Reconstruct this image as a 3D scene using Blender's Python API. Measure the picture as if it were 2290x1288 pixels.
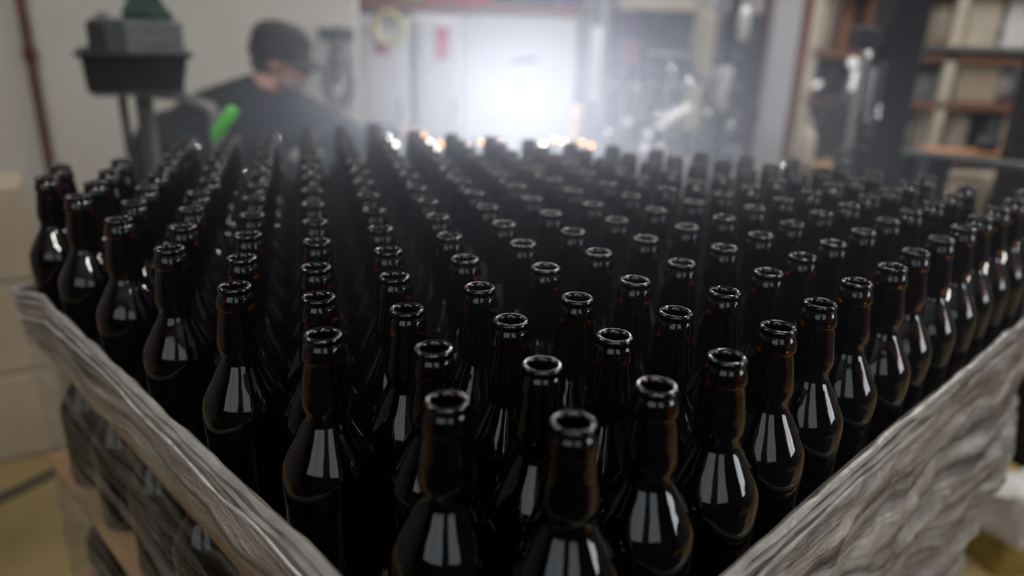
import bpy, bmesh, math, random
from mathutils import Vector, Matrix, noise
random.seed(7)
scene = bpy.context.scene
for o in list(bpy.data.objects):
    bpy.data.objects.remove(o)
PI = math.pi
# ------------------------------------------------------------------ camera
F = 1662.27                       # focal length in pixels of a 2290 px wide frame
S = 1.27                          # metres per metre of the first survey
HC = 1.60                         # camera height
TOP = HC - 0.168425 * S           # height of the bottle mouths
Rs = [Vector((0.71180875, -0.70164125, 0.03206013)), Vector((-0.21657178, -0.26267373, -0.94026548)), Vector((0.6681504, 0.66234588, -0.33892915))]
AZ = math.radians(90 - 44.7500387)
RZ = Matrix.Rotation(AZ, 3, 'Z')
right, down, fwd = [RZ @ v for v in Rs]
CU = Vector((-0.22826453 * S, -0.18077183 * S, 0))
cam_d = bpy.data.cameras.new('camera'); cam = bpy.data.objects.new('camera', cam_d)
scene.collection.objects.link(cam); scene.camera = cam
cam_d.sensor_width = 36; cam_d.lens = 36 * F / 2290
m = Matrix((right, -down, -fwd)).transposed().to_4x4(); m.translation = Vector((0, 0, HC))
cam.matrix_world = m
cam_d.clip_start = 0.02; cam_d.clip_end = 100
cam_d.dof.use_dof = True; cam_d.dof.focus_distance = 0.60; cam_d.dof.aperture_fstop = 2.3
# ------------------------------------------------------------------ view, world, big lights
vs = scene.view_settings
vs.view_transform = 'Standard'; vs.look = 'None'; vs.gamma = 1.0; vs.exposure = 0.0; vs.use_curve_mapping = False
cy = scene.cycles
cy.use_denoising = True
cy.max_bounces = 9; cy.diffuse_bounces = 3; cy.glossy_bounces = 4; cy.transmission_bounces = 6; cy.transparent_max_bounces = 10; cy.volume_bounces = 0
cy.caustics_refractive = False; cy.caustics_reflective = False; cy.sample_clamp_indirect = 4.0; cy.use_adaptive_sampling = True; cy.adaptive_threshold = 0.055
world = bpy.data.worlds.new('world'); scene.world = world; world.use_nodes = True
world.node_tree.nodes['Background'].inputs[0].default_value = (0.5, 0.56, 0.65, 1)
world.node_tree.nodes['Background'].inputs[1].default_value = 0.06

COL = scene.collection
# ------------------------------------------------------------------ helpers
def ray(px, py):
    return fwd + right * ((px - 1145) / F) + down * ((py - 644) / F)
def at(px, py, Y):                 # the point on the upright plane y = Y
    d = ray(px, py); return Vector((0, 0, HC)) + d * (Y / d.y)
def atz(px, py, z):
    d = ray(px, py); return Vector((0, 0, HC)) + d * ((z - HC) / d.z)
def pal(u, v, z):                  # pallet coordinates (metres along its two sides) to the room
    p = RZ @ (Vector((u, v, 0)) - CU); return Vector((p.x, p.y, TOP + z))

def link(name, me, mat=None, parent=None, smooth=True):
    o = bpy.data.objects.new(name, me); COL.objects.link(o)
    if mat:
        for mm in (mat if isinstance(mat, (list, tuple)) else [mat]): me.materials.append(mm)
    if smooth:
        for p in me.polygons: p.use_smooth = True
    if parent is not None:
        o.parent = parent; o.matrix_parent_inverse = Matrix.Translation(-parent.location) if parent.parent is None and parent.type == 'EMPTY' else parent.matrix_world.inverted()
        if not (parent.parent is None and parent.type == 'EMPTY'): o.matrix_parent_inverse = Matrix.Identity(4)
    return o
def tag(o, label=None, cat=None, group=None, kind=None):
    if label: o['label'] = label
    if cat: o['category'] = cat
    if group: o['group'] = group
    if kind: o['kind'] = kind
    return o
def empty(name, loc, label, cat, group=None):
    o = bpy.data.objects.new(name, None); COL.objects.link(o); o.location = loc; o.empty_display_size = .05
    return tag(o, label, cat, group)

class MB:
    def __init__(s): s.bm = bmesh.new()
    def box(s, c, size, rot=None, bev=0):
        r = bmesh.ops.create_cube(s.bm, size=1.0); vs_ = r['verts']
        M = Matrix.Translation(Vector(c)) @ (rot.to_4x4() if rot else Matrix.Identity(4)) @ Matrix.Diagonal((*size, 1))
        bmesh.ops.transform(s.bm, matrix=M, verts=vs_)
        if bev:
            es = {e for v in vs_ for e in v.link_edges}
            bmesh.ops.bevel(s.bm, geom=list(es), offset=bev, segments=2, affect='EDGES', profile=.5)
        return s
    def hexa(s, pts, bev=0):       # 8 points: bottom ring of 4 then top ring of 4
        v = [s.bm.verts.new(p) for p in pts]
        fs = [(3, 2, 1, 0), (4, 5, 6, 7), (0, 1, 5, 4), (1, 2, 6, 5), (2, 3, 7, 6), (3, 0, 4, 7)]
        for f in fs: s.bm.faces.new([v[i] for i in f])
        if bev:
            es = {e for w in v for e in w.link_edges}
            bmesh.ops.bevel(s.bm, geom=list(es), offset=bev, segments=2, affect='EDGES', profile=.5)
        return s
    def tube(s, pts, r, seg=12, cap=True):
        pts = [Vector(p) for p in pts]; n = len(pts); rings = []
        rr = r if isinstance(r, (list, tuple)) else [r] * n
        prev = None
        for i, p in enumerate(pts):
            t = (pts[min(i + 1, n - 1)] - pts[max(i - 1, 0)]).normalized()
            if prev is None:
                a = t.orthogonal().normalized()
            else:
                a = (prev - t * prev.dot(t)).normalized()
            prev = a; b = t.cross(a)
            rings.append([s.bm.verts.new(p + (a * math.cos(2 * PI * k / seg) + b * math.sin(2 * PI * k / seg)) * rr[i]) for k in range(seg)])
        for i in range(n - 1):
            for k in range(seg):
                s.bm.faces.new((rings[i][k], rings[i][(k + 1) % seg], rings[i + 1][(k + 1) % seg], rings[i + 1][k]))
        if cap:
            s.bm.faces.new(rings[0][::-1]); s.bm.faces.new(rings[-1])
        return s
    def lathe(s, prof, c=(0, 0, 0), seg=32, close=False):
        c = Vector(c); rings = []
        for r, z in prof:
            if r < 1e-6: rings.append([s.bm.verts.new(c + Vector((0, 0, z)))])
            else: rings.append([s.bm.verts.new(c + Vector((r * math.cos(2 * PI * k / seg), r * math.sin(2 * PI * k / seg), z))) for k in range(seg)])
        rr = list(zip(rings, rings[1:])) + ([(rings[-1], rings[0])] if close else [])
        for a, b in rr:
            for k in range(seg):
                k2 = (k + 1) % seg
                if len(a) == 1 and len(b) == 1: continue
                if len(a) == 1: s.bm.faces.new((a[0], b[k2], b[k]))
                elif len(b) == 1: s.bm.faces.new((a[k], a[k2], b[0]))
                else: s.bm.faces.new((a[k], a[k2], b[k2], b[k]))
        return s
    def ball(s, c, r, sx=1, sy=1, sz=1, rot=None, seg=20):
        n = max(4, seg * 2 // 3); c = Vector(c); V = []
        def P_(x, y, z):
            q = Vector((x * sx * r, y * sy * r, z * sz * r)); return s.bm.verts.new(c + (rot @ q if rot else q))
        for j in range(1, n):
            a = PI * j / n; V.append([P_(math.sin(a) * math.cos(2 * PI * k / seg), math.sin(a) * math.sin(2 * PI * k / seg), math.cos(a)) for k in range(seg)])
        t, b = P_(0, 0, 1), P_(0, 0, -1); F_ = s.bm.faces.new
        for k in range(seg):
            k2 = (k + 1) % seg; F_((t, V[0][k], V[0][k2])); F_((b, V[-1][k2], V[-1][k]))
            for j in range(n - 2): F_((V[j][k], V[j + 1][k], V[j + 1][k2], V[j][k2]))
        return s
    def build(s, name, mat, parent=None, smooth=True, auto=True):
        bmesh.ops.recalc_face_normals(s.bm, faces=s.bm.faces)
        me = bpy.data.meshes.new(name); s.bm.to_mesh(me); s.bm.free()
        o = link(name, me, mat, parent, smooth)
        if smooth and auto:
            sharp_edges(me)
        return o
def sharp_edges(me, ang=math.radians(38)):
    me.set_sharp_from_angle(angle=ang)

# ------------------------------------------------------------------ materials
def mat(name, col, rough=.5, metal=0, emis=None, estr=0, trans=0, ior=1.45, alpha=1, spec=.5, noise_scale=None, noise_amt=.15, bump=0, bump_scale=40, coord='Object', stretch=(1, 1, 1)):
    m_ = bpy.data.materials.new(name); m_.use_nodes = True; nt = m_.node_tree; b = nt.nodes['Principled BSDF']
    c4 = (*col, 1)
    b.inputs['Base Color'].default_value = c4; b.inputs['Roughness'].default_value = rough; b.inputs['Metallic'].default_value = metal
    b.inputs['Transmission Weight'].default_value = trans; b.inputs['IOR'].default_value = ior; b.inputs['Alpha'].default_value = alpha
    b.inputs['Specular IOR Level'].default_value = spec
    if emis: b.inputs['Emission Color'].default_value = (*emis, 1); b.inputs['Emission Strength'].default_value = estr
    if noise_scale or bump:
        tc = nt.nodes.new('ShaderNodeTexCoord'); mp = nt.nodes.new('ShaderNodeMapping'); mp.inputs['Scale'].default_value = stretch
        nt.links.new(tc.outputs[coord], mp.inputs[0])
    if noise_scale:
        n = nt.nodes.new('ShaderNodeTexNoise'); n.inputs['Scale'].default_value = noise_scale; n.inputs['Detail'].default_value = 5
        nt.links.new(mp.outputs[0], n.inputs['Vector'])
        r = nt.nodes.new('ShaderNodeValToRGB'); r.color_ramp.elements[0].position = .3; r.color_ramp.elements[1].position = .7
        r.color_ramp.elements[0].color = tuple(max(0, x * (1 - noise_amt)) for x in col) + (1,); r.color_ramp.elements[1].color = tuple(min(1, x * (1 + noise_amt)) for x in col) + (1,)
        nt.links.new(n.outputs[0], r.inputs[0]); nt.links.new(r.outputs[0], b.inputs['Base Color'])
    if bump:
        n2 = nt.nodes.new('ShaderNodeTexNoise'); n2.inputs['Scale'].default_value = bump_scale; n2.inputs['Detail'].default_value = 4
        nt.links.new(mp.outputs[0], n2.inputs['Vector'])
        bp = nt.nodes.new('ShaderNodeBump'); bp.inputs['Strength'].default_value = bump; bp.inputs['Distance'].default_value = .01
        nt.links.new(n2.outputs[0], bp.inputs['Height']); nt.links.new(bp.outputs[0], b.inputs['Normal'])
    return m_
def glass_mat(name, tint):
    m_ = bpy.data.materials.new(name); m_.use_nodes = True; nt = m_.node_tree; b = nt.nodes['Principled BSDF']
    b.inputs['Base Color'].default_value = (*tint, 1); b.inputs['Roughness'].default_value = .03; b.inputs['IOR'].default_value = 1.52; b.inputs['Transmission Weight'].default_value = 1
    tc = nt.nodes.new('ShaderNodeTexCoord'); n = nt.nodes.new('ShaderNodeTexNoise'); n.inputs['Scale'].default_value = 55; n.inputs['Detail'].default_value = 1.5
    bp = nt.nodes.new('ShaderNodeBump'); bp.inputs['Strength'].default_value = .10; bp.inputs['Distance'].default_value = .004
    nt.links.new(tc.outputs['Object'], n.inputs[0]); nt.links.new(n.outputs[0], bp.inputs['Height']); nt.links.new(bp.outputs[0], b.inputs['Normal'])
    return m_
M_glass = glass_mat('amber_glass', (.085, .017, .004))
M_wall = mat('painted_wall', (.74, .71, .665), .6, noise_scale=.9, noise_amt=.06, bump=.05, bump_scale=30)
M_wall2 = mat('grey_wall', (.42, .42, .44), .6, noise_scale=.7, noise_amt=.2)
M_tan = mat('tan_wall', (.34, .28, .21), .7, noise_scale=1.5, noise_amt=.3)
M_ceil = mat('ceiling_paint', (.55, .56, .58), .7, noise_scale=1.2, noise_amt=.05)
M_steel = mat('brushed_steel', (.55, .56, .58), .28, 1, noise_scale=6, noise_amt=.15)
M_chrome = mat('polished_steel', (.8, .8, .82), .12, 1)
M_black = mat('black_plastic', (.014, .015, .016), .4, noise_scale=8, noise_amt=.2)
M_blackpaint = mat('black_paint', (.012, .013, .016), .35, noise_scale=5, noise_amt=.25)
M_darkgrey = mat('dark_grey_plastic', (.06, .065, .07), .4, noise_scale=14, noise_amt=.25)
M_midgrey = mat('grey_plastic', (.13, .135, .14), .4, noise_scale=25, noise_amt=.3, stretch=(.3, 1, 3))
M_greybar = mat('grey_tube_paint', (.22, .22, .22), .35, .3, noise_scale=9)
M_green = mat('green_grip', (.10, .62, .06), .4, noise_scale=20, noise_amt=.1)
M_dkgreen = mat('dark_green_fabric', (.015, .04, .032), .8, noise_scale=25, noise_amt=.3)
M_redpipe = mat('oxide_red_paint', (.10, .022, .015), .5, noise_scale=12, noise_amt=.2)
M_red = mat('red_print', (.55, .02, .07), .5, noise_scale=30, noise_amt=.08)
M_yellow = mat('yellow_print', (.62, .56, .15), .5, noise_scale=30, noise_amt=.08)
M_white = mat('white_laminate', (.74, .74, .76), .4, noise_scale=3, noise_amt=.05)
M_brown = mat('rust_brown_paint', (.20, .085, .05), .6, noise_scale=6, noise_amt=.25)
M_kraft = mat('kraft_cardboard', (.33, .19, .085), .8, noise_scale=9, noise_amt=.18, bump=.2, bump_scale=60)
M_kraft2 = mat('pale_cardboard', (.42, .35, .26), .8, noise_scale=2.5, noise_amt=.18)
M_cream = mat('cream_paint', (.62, .56, .46), .5, noise_scale=5, noise_amt=.15)
M_wood = mat('pallet_wood', (.40, .25, .11), .7, noise_scale=5, noise_amt=.3, stretch=(1, 8, 1))
M_bag = mat('white_film', (.55, .54, .52), .3, noise_scale=9, noise_amt=.2, bump=.5, bump_scale=25)
M_skin = mat('skin', (.50, .27, .20), .5, noise_scale=30, noise_amt=.08)
M_shirt = mat('black_shirt', (.012, .014, .017), .75, noise_scale=12, noise_amt=.3, bump=.3, bump_scale=22)
M_cap = mat('charcoal_cap', (.022, .022, .022), .8, noise_scale=60, noise_amt=.2)
M_hair = mat('grey_beard', (.24, .20, .18), .8, noise_scale=80, noise_amt=.3)
M_lens = mat('clear_lens', (.95, .96, 1), .03, trans=1, ior=1.2)
M_orange = mat('orange_board', (.45, .20, .08), .6, noise_scale=7, noise_amt=.2)
M_teal = mat('teal_plastic', (.0, .30, .22), .4, noise_scale=7)

def emis_mat(name, col, s, noise_amt=0, nscale=1.2):
    m_ = bpy.data.materials.new(name); m_.use_nodes = True; nt = m_.node_tree
    nt.nodes.remove(nt.nodes['Principled BSDF']); e = nt.nodes.new('ShaderNodeEmission'); e.inputs[0].default_value = (*col, 1); e.inputs[1].default_value = s
    nt.links.new(e.outputs[0], nt.nodes['Material Output'].inputs[0]); return m_
M_day = emis_mat('daylight_pane', (1, 1, 1), .36)
M_day2 = emis_mat('rear_window_daylight', (.85, .93, 1), 1.35)
M_tubel = emis_mat('lit_tube', (1, .97, .92), 66)
M_tubew = emis_mat('lit_tube_warm', (1, .86, .55), 40)
M_sidewin = emis_mat('side_window_daylight', (.88, .94, 1), 7)

# ------------------------------------------------------------------ room shell
def floor_mat():
    m_ = mat('sealed_floor', (.26, .19, .085), .45, noise_scale=2.2, noise_amt=.35)
    return m_
def struct(name, mb, mt, smooth=False):
    return tag(mb.build(name, mt, None, smooth), kind='structure')
YB = 5.6
struct('floor', MB().box((0, 1.5, -.05), (11, 10.4, .1)), floor_mat())
struct('ceiling', MB().box((0, 1.5, 3.45), (11, 10.4, .1)), M_ceil)
struct('wall_left', MB().box((-5.0, 1.5, 1.7), (.1, 10.4, 3.4)), mat('slate_wall', (.20, .20, .215), .7, noise_scale=1.5, noise_amt=.15))
struct('wall_right', MB().box((5.2, 1.5, 1.7), (.1, 10.4, 3.4)), mat('dark_brick_paint', (.15, .145, .145), .7, noise_scale=1.5, noise_amt=.2))
# pale wall behind the worker, ends where the back bay begins
xe = at(795, 100, 3.9).x
struct('wall_front', MB().box(((-4.95 + xe) / 2, 3.95, 1.7), (xe + 4.95, .1, 3.4)), M_wall)
# back wall with its opening
wl, wr = at(925, 180, YB).x, at(1284, 180, YB).x
zb, zt = at(1150, 345, YB).z, at(1150, 36, YB).z
mb = MB()
mb.box(((xe + wl) / 2, YB + .06, 1.7), (wl - xe, .1, 3.4)).box(((wr + 5.15) / 2, YB + .06, 1.7), (5.15 - wr, .1, 3.4))
mb.box(((wl + wr) / 2, YB + .06, (zt + 3.4) / 2), (wr - wl, .1, 3.4 - zt)).box(((wl + wr) / 2, YB + .06, zb / 2), (wr - wl, .1, zb))
struct('wall_back', mb, M_wall2)
# rear wall (behind the photographer) and its windows
struct('wall_rear', MB().box((0, -2.45, 1.7), (10.3, .1, 3.4)), mat('charcoal_wall', (.035, .036, .04), .8, noise_scale=2, noise_amt=.2))
# windows and lamps that light the room
def window(n, x0, x1, z0, z1, y, panes, pm, face=1, fw=.06):
    root = tag(MB().box(((x0 + x1) / 2, y, z0 - .03), (x1 - x0 + .16, .14, .05)).build('window_%d' % n, M_white, None, False), kind='structure')
    fr = MB()
    for k in range(panes + 1):
        fr.box((x0 + (x1 - x0) * k / panes, y, (z0 + z1) / 2), (fw, .08, z1 - z0 + fw))
    for z in (z0, z1): fr.box(((x0 + x1) / 2, y, z), (x1 - x0, .075, fw))
    fr.build('window_frame', M_white, root, False)
    for k in range(panes):
        a = x0 + (x1 - x0) * k / panes; b = x0 + (x1 - x0) * (k + 1) / panes
        MB().box(((a + b) / 2, y - .0 * face, (z0 + z1) / 2), (b - a - fw, .01, z1 - z0 - fw)).build('window_pane', pm, root, False)
    return root
window(2, -2.7, -.3, 1.8, 3.2, -2.36, 2, M_day2)
window(4, .45, 1.7, 1.8, 3.2, -2.36, 1, M_day2)
# daylight window in the right wall
def side_window(n, x, y0, y1, z0, z1, panes, pm):
    root = tag(MB().box((x, (y0 + y1) / 2, z0 - .03), (.14, y1 - y0 + .16, .05)).build('window_%d' % n, M_white, None, False), kind='structure')
    fr = MB()
    for k in range(panes + 1): fr.box((x, y0 + (y1 - y0) * k / panes, (z0 + z1) / 2), (.08, .06, z1 - z0 + .06))
    for z in (z0, z1): fr.box((x, (y0 + y1) / 2, z), (.075, y1 - y0, .06))
    fr.build('window_frame', M_white, root, False)
    for k in range(panes):
        a = y0 + (y1 - y0) * k / panes; b = y0 + (y1 - y0) * (k + 1) / panes
        MB().box((x, (a + b) / 2, (z0 + z1) / 2), (.01, b - a - .06, z1 - z0 - .06)).build('window_pane', pm, root, False)
side_window(3, 5.12, -1.4, .4, 1.5, 2.7, 2, M_sidewin)
def tube_lamp(x, y, ln, rz, label, mt=None, z=3.30):
    e = empty('ceiling_lamp', (x, y, z + .1), label, 'ceiling lamp', 'tube lamps under the ceiling')
    R_ = Matrix.Rotation(rz, 3, 'Z')
    MB().box((x, y, z + .045), (.16, ln + .1, .06), R_).build('housing', M_white, e, False)
    d = R_ @ Vector((0, ln / 2, 0)); c = Vector((x, y, z - .005)); off = R_ @ Vector((.04, 0, 0))
    for s_ in (-1, 1):
        MB().tube([c - d + off * s_, c + d + off * s_], .018, 10).build('lamp_tube', mt or M_tubel, e)
tube_lamp(-2.4, 1.2, 1.5, 0, 'white twin tube ceiling lamp over the pale wall side')
tube_lamp(2.6, .9, 1.5, 0, 'white twin tube ceiling lamp over the forklift side')
tube_lamp(.4, 4.3, 1.5, PI / 2, 'white twin tube ceiling lamp over the bottling machine')
tube_lamp(.2, -1.2, 1.5, PI / 2, 'white twin tube ceiling lamp behind the photographer')
tube_lamp(1.15, 2.5, 1.2, 0, 'white twin tube ceiling lamp over the far end of the pallet')
tube_lamp(3.6, 3.6, 1.5, 0, 'white twin tube ceiling lamp in the far corner by the crates')

# bright opening in the back wall: window_1
wn = tag(MB().box(((wl + wr) / 2, YB - .01, zb - .03), (wr - wl + .1, .16, .05)).build('window_1', M_white, None, False), kind='structure')
MB().box(((wl + wr) / 2, YB + .04, (zb + zt) / 2), (wr - wl, .01, zt - zb)).build('window_pane', M_day, wn, False)
xm = at(1035, 180, YB).x
MB().box((xm, YB + .02, (zb + zt) / 2), (.05, .05, zt - zb)).build('window_mullion', M_white, wn, False)
a, b = at(1143, 139, YB), at(1200, 132, YB)
MB().tube([a - Vector((0, .03, 0)), (a + b) / 2 - Vector((0, .05, 0)), b - Vector((0, .03, 0))], .014, 10).build('window_handle', M_blackpaint, wn)
la, lb = at(785, 14, YB - .1), at(1318, 22, YB - .1)
tag(MB().box(((la.x + lb.x) / 2, YB - .1, (la.z + lb.z) / 2 + .01), (lb.x - la.x, .16, .075)).build('trim_1', M_brown, None, False), kind='structure')

# ------------------------------------------------------------------ pallet of bottles
PIT = .0615 * S; ROW = .0615 * math.sqrt(3) / 2 * 1.0204541 * S; BR = .0365
NU, NM = 14, 15
HB = .228                                     # bottle height
def bottle_mesh(name, seg=40, inner=True):
    o_ = [(0, -.2200), (.022, -.2205), (.029, -.2235), (.033, -.228), (.0352, -.2255), (.0362, -.220), (BR, -.212), (BR, -.205), (.0359, -.202), (.0358, -.165), (.0359, -.132), (BR, -.1285),
         (BR + .0002, -.118), (BR, -.1115), (.0360, -.1065), (.0345, -.1005), (.0315, -.0940), (.0278, -.0870), (.0240, -.0800), (.0207, -.0740), (.0182, -.0695), (.0170, -.0660), (.0167, -.0635), (.0170, -.0605), (.0180, -.0570), (.0187, -.0530),
         (.0182, -.0460), (.0167, -.0350), (.0152, -.0250), (.0144, -.0205), (.0145, -.0196), (.0154, -.0188), (.0159, -.0178), (.0157, -.0150), (.0145, -.0095), (.0137, -.0072), (.0132, -.0064), (.0130, -.0058), (.0134, -.0050), (.0138, -.0040), (.0140, -.0028),
         (.0138, -.0014), (.0130, -.0004), (.0118, 0)]
    i_ = [(.0104, -.0005), (.0096, -.0018), (.0092, -.0045), (.0092, -.012), (.0098, -.024), (.0115, -.036), (.0136, -.050), (.0134, -.060), (.0150, -.0700), (.0215, -.084), (.0290, -.098), (.0322, -.108),
         (.0330, -.118), (.0332, -.150), (.0332, -.205), (.0310, -.214), (.022, -.2165), (.010, -.2150), (0, -.2145)]
    b = MB(); b.lathe(o_ + (i_ if inner else []), seg=seg)
    bmesh.ops.recalc_face_normals(b.bm, faces=b.bm.faces)
    me = bpy.data.meshes.new(name); b.bm.to_mesh(me); b.bm.free(); me.materials.append(M_glass)
    for p in me.polygons: p.use_smooth = True
    return me
obs = {(0,1):(1000,892), (0,0):(1282,935), (0,3):(722,745), (0,2):(970,775), (1,1):(1213,812), (1,0):(1468,860), (0,5):(523,640), (0,4):(712,661), (1,3):(910,688), (1,2):(1143,713), (2,1):(1375,748), (2,0):(1627,795), (0,7):(378,556), (0,6):(540,577), (1,5):(706,594), (1,4):(882,615), (2,3):(1073,640), (2,2):(1293,663), (3,1):(1512,695), (3,0):(1747,737), (0,9):(264,489), (0,8):(412,506), (1,7):(556,524), (1,6):(708,537), (2,5):(868,557), (2,4):(1040,576), (3,3):(1220,594), (3,2):(1420,625), (4,1):(1622,650), (4,0):(1835,682), (6,0):(2016,602), (7,0):(2044,564), (8,0):(2109,540), (9,0):(2163,513), (10,0):(2190,489), (11,0):(2230,471), (12,0):(2272,448), (7,1):(1865,541), (8,1):(1925,519), (9,1):(1984,492), (10,1):(2037,471), (11,1):(2091,457), (12,1):(2130,434), (13,1):(2166,416), (7,2):(1772,498), (8,2):(1838,475), (9,2):(1901,457), (10,2):(1943,436), (11,2):(1995,422), (12,2):(2037,406), (13,2):(2067,388), (0,13):(104,397), (0,14):(121,371), (0,12):(214,409), (1,13):(243,383), (1,14):(266,362), (0,11):(171,438), (0,10):(298,450), (1,11):(326,420), (1,12):(356,386), (2,13):(380,362), (2,14):(380,343), (1,9):(427,465), (1,10):(443,429), (2,11):(470,400), (2,12):(480,370), (2,7):(704,493), (2,8):(700,454), (3,9):(697,423), (3,10):(697,394), (2,6):(851,508), (3,7):(836,467), (3,8):(823,433), (4,9):(811,404), (3,5):(1005,525), (3,6):(978,482), (4,7):(957,446), (4,8):(930,415), (5,9):(912,388), (4,5):(1127,498), (4,6):(1091,460), (5,7):(1063,428), (3,4):(1169,540), (4,4):(1282,515), (5,5):(1232,474), (5,6):(1190,440), (4,3):(1339,562), (5,4):(1379,489), (6,5):(1326,453), (6,6):(1282,424), (5,3):(1443,529), (7,5):(1412,434), (6,4):(1467,467), (6,3):(1536,504), (7,4):(1552,449), (8,5):(1493,420)}
camp = Vector((0, 0, HC)); RZi = RZ.transposed()
pos = {}
rnd = random.Random(3)
NB = 17                                       # rows of bottles; the worker has already emptied the far corner
LIM = [13, 13, 13, 13, 13, 13, 12, 12, 11, 11, 10, 10, 9, 9, 8, 8, 8]
SPOTS = [(i, m_i) for m_i in range(NB) for i in range(NU) if i <= LIM[m_i] and not (m_i > 14 and i < 3)]
for m_i in range(NB):
    for i in range(NU):
        if (i, m_i) not in SPOTS: continue
        u = (i - (.5 if m_i % 2 else 0)) * PIT; v = m_i * ROW
        if (i, m_i) in obs:
            q = RZi @ atz(*obs[(i, m_i)], TOP) + CU
            d = Vector((q.x - u, q.y - v)); 
            lim = .008 if i + m_i <= 2 else .0045
            if d.length > lim: d *= lim / d.length
            u += d.x; v += d.y
        else:
            u += rnd.uniform(-.0015, .0015); v += rnd.uniform(-.0015, .0015)
        pos[(i, m_i)] = [u, v]
ks = list(pos)
nb = {k: [(k[0] + a, k[1] + b) for a in (-1, 0, 1) for b in (-1, 0, 1) if (a, b) != (0, 0) and (k[0] + a, k[1] + b) in pos] for k in ks}
for it in range(60):                          # bottles cannot stand inside one another
    for k in ks:
        for n_ in nb[k]:
            dx = pos[n_][0] - pos[k][0]; dy = pos[n_][1] - pos[k][1]; L = math.hypot(dx, dy)
            if L < 2 * BR + .0012:
                c = (2 * BR + .0013 - L) / 2 / L
                pos[k][0] -= dx * c; pos[k][1] -= dy * c; pos[n_][0] += dx * c; pos[n_][1] += dy * c
ORD = ['first', 'second', 'third', 'fourth', 'fifth', 'sixth', 'seventh', 'eighth', 'ninth', 'tenth', 'eleventh', 'twelfth', 'thirteenth', 'fourteenth', 'fifteenth', 'sixteenth', 'seventeenth']
me_b = bottle_mesh('beer_bottle')
proto = None
for m_i in range(NB):
    for i in range(NU):
        if (i, m_i) not in SPOTS: continue
        if proto is None:
            o = bpy.data.objects.new('beer_bottle', me_b); proto = o
        else: o = proto.copy()
        COL.objects.link(o)
        u, v = pos[(i, m_i)]; o.location = pal(u, v, 0); o.rotation_euler = (0, 0, rnd.uniform(0, 6.28))
        if m_i == 0 and i == 0: lb = 'dark brown beer bottle at the front corner, first of the outer right-hand row'
        elif m_i == 0: lb = 'dark brown beer bottle, %s from the front corner along the outer right-hand row' % ORD[i]
        elif m_i == NB - 1: lb = 'dark brown beer bottle, %s from the left end of the rearmost row' % ORD[i - 3]
        elif i == 0: lb = 'dark brown beer bottle on the left edge, %s row in from the right-hand edge' % ORD[m_i]
        else: lb = 'dark brown beer bottle, %s back in the %s row from the right-hand edge' % (ORD[i], ORD[m_i])
        tag(o, lb, 'bottle', 'open beer bottles standing in the top layer of the pallet')
U0, U1 = -.5 * PIT - BR - .006, (NU - 1) * PIT + BR + .006
V0, V1 = -BR - .006, (NM - 1) * ROW + BR + .006
DZ = .236
# layer below: only the two outer rows the torn wrap lets one see
for side in ('left', 'right'):
    n = NM if side == 'left' else NU
    for k in range(n):
        if side == 'right' and k == 0: continue
        o = proto.copy(); COL.objects.link(o)
        if side == 'left': u, v = (-.5 if k % 2 else 0) * PIT, k * ROW
        else: u, v = k * PIT, 0
        o.location = pal(u, v, -DZ); o.rotation_euler = (0, 0, rnd.uniform(0, 6))
        tag(o, 'dark beer bottle in the layer under the tray, %s along the %s side' % (ORD[k], side), 'bottle', 'beer bottles in the second layer under the wrap')
for k in range(NM):
    o = proto.copy(); COL.objects.link(o); o.location = pal((-.5 if k % 2 else 0) * PIT, k * ROW, -2 * DZ); o.rotation_euler = (0, 0, rnd.uniform(0, 6))
    tag(o, 'dark beer bottle two layers below the top, %s along the left side' % ORD[k], 'bottle', 'beer bottles in the third layer under the wrap')
V2 = (NB - 1) * ROW + BR + .006; UX = 2.45 * PIT - BR
def prism(b, g, z0, z1):           # the load's outline: the two rearmost rows start further in
    pl = [(U0 - g, V0 - g), (U1 + g, V0 - g), (U1 + g, V2 + g), (UX - g, V2 + g), (UX - g, V1 + g), (U0 - g, V1 + g)]
    lo = [b.bm.verts.new(pal(u, v, 0) * 1) for u, v in pl]; hi = [b.bm.verts.new(pal(u, v, 0)) for u, v in pl]
    for w in lo: w.co.z = z0
    for w in hi: w.co.z = z1
    b.bm.faces.new(lo[::-1]); b.bm.faces.new(hi)
    for k in range(6): b.bm.faces.new((lo[k], lo[(k + 1) % 6], hi[(k + 1) % 6], hi[k]))
    return b
def sheet(name, z0, z1, mt, grow=0, label=None, cat=None):
    return tag(prism(MB(), grow, TOP + z0, TOP + z1).build(name, mt, None, False), label, cat)
sheet('cardboard_sheet', -HB - .0068, -HB - .0002, M_kraft, .002, 'brown cardboard layer sheet under the top layer of bottles', 'cardboard')
sheet('cardboard_sheet', -HB - DZ - .0068, -HB - DZ - .0002, M_kraft, .002, 'brown cardboard layer sheet under the second layer of bottles', 'cardboard')
sheet('cardboard_sheet', -HB - 2 * DZ - .0068, -HB - 2 * DZ - .0002, M_kraft, .002, 'brown cardboard layer sheet under the third layer of bottles', 'cardboard')
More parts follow.
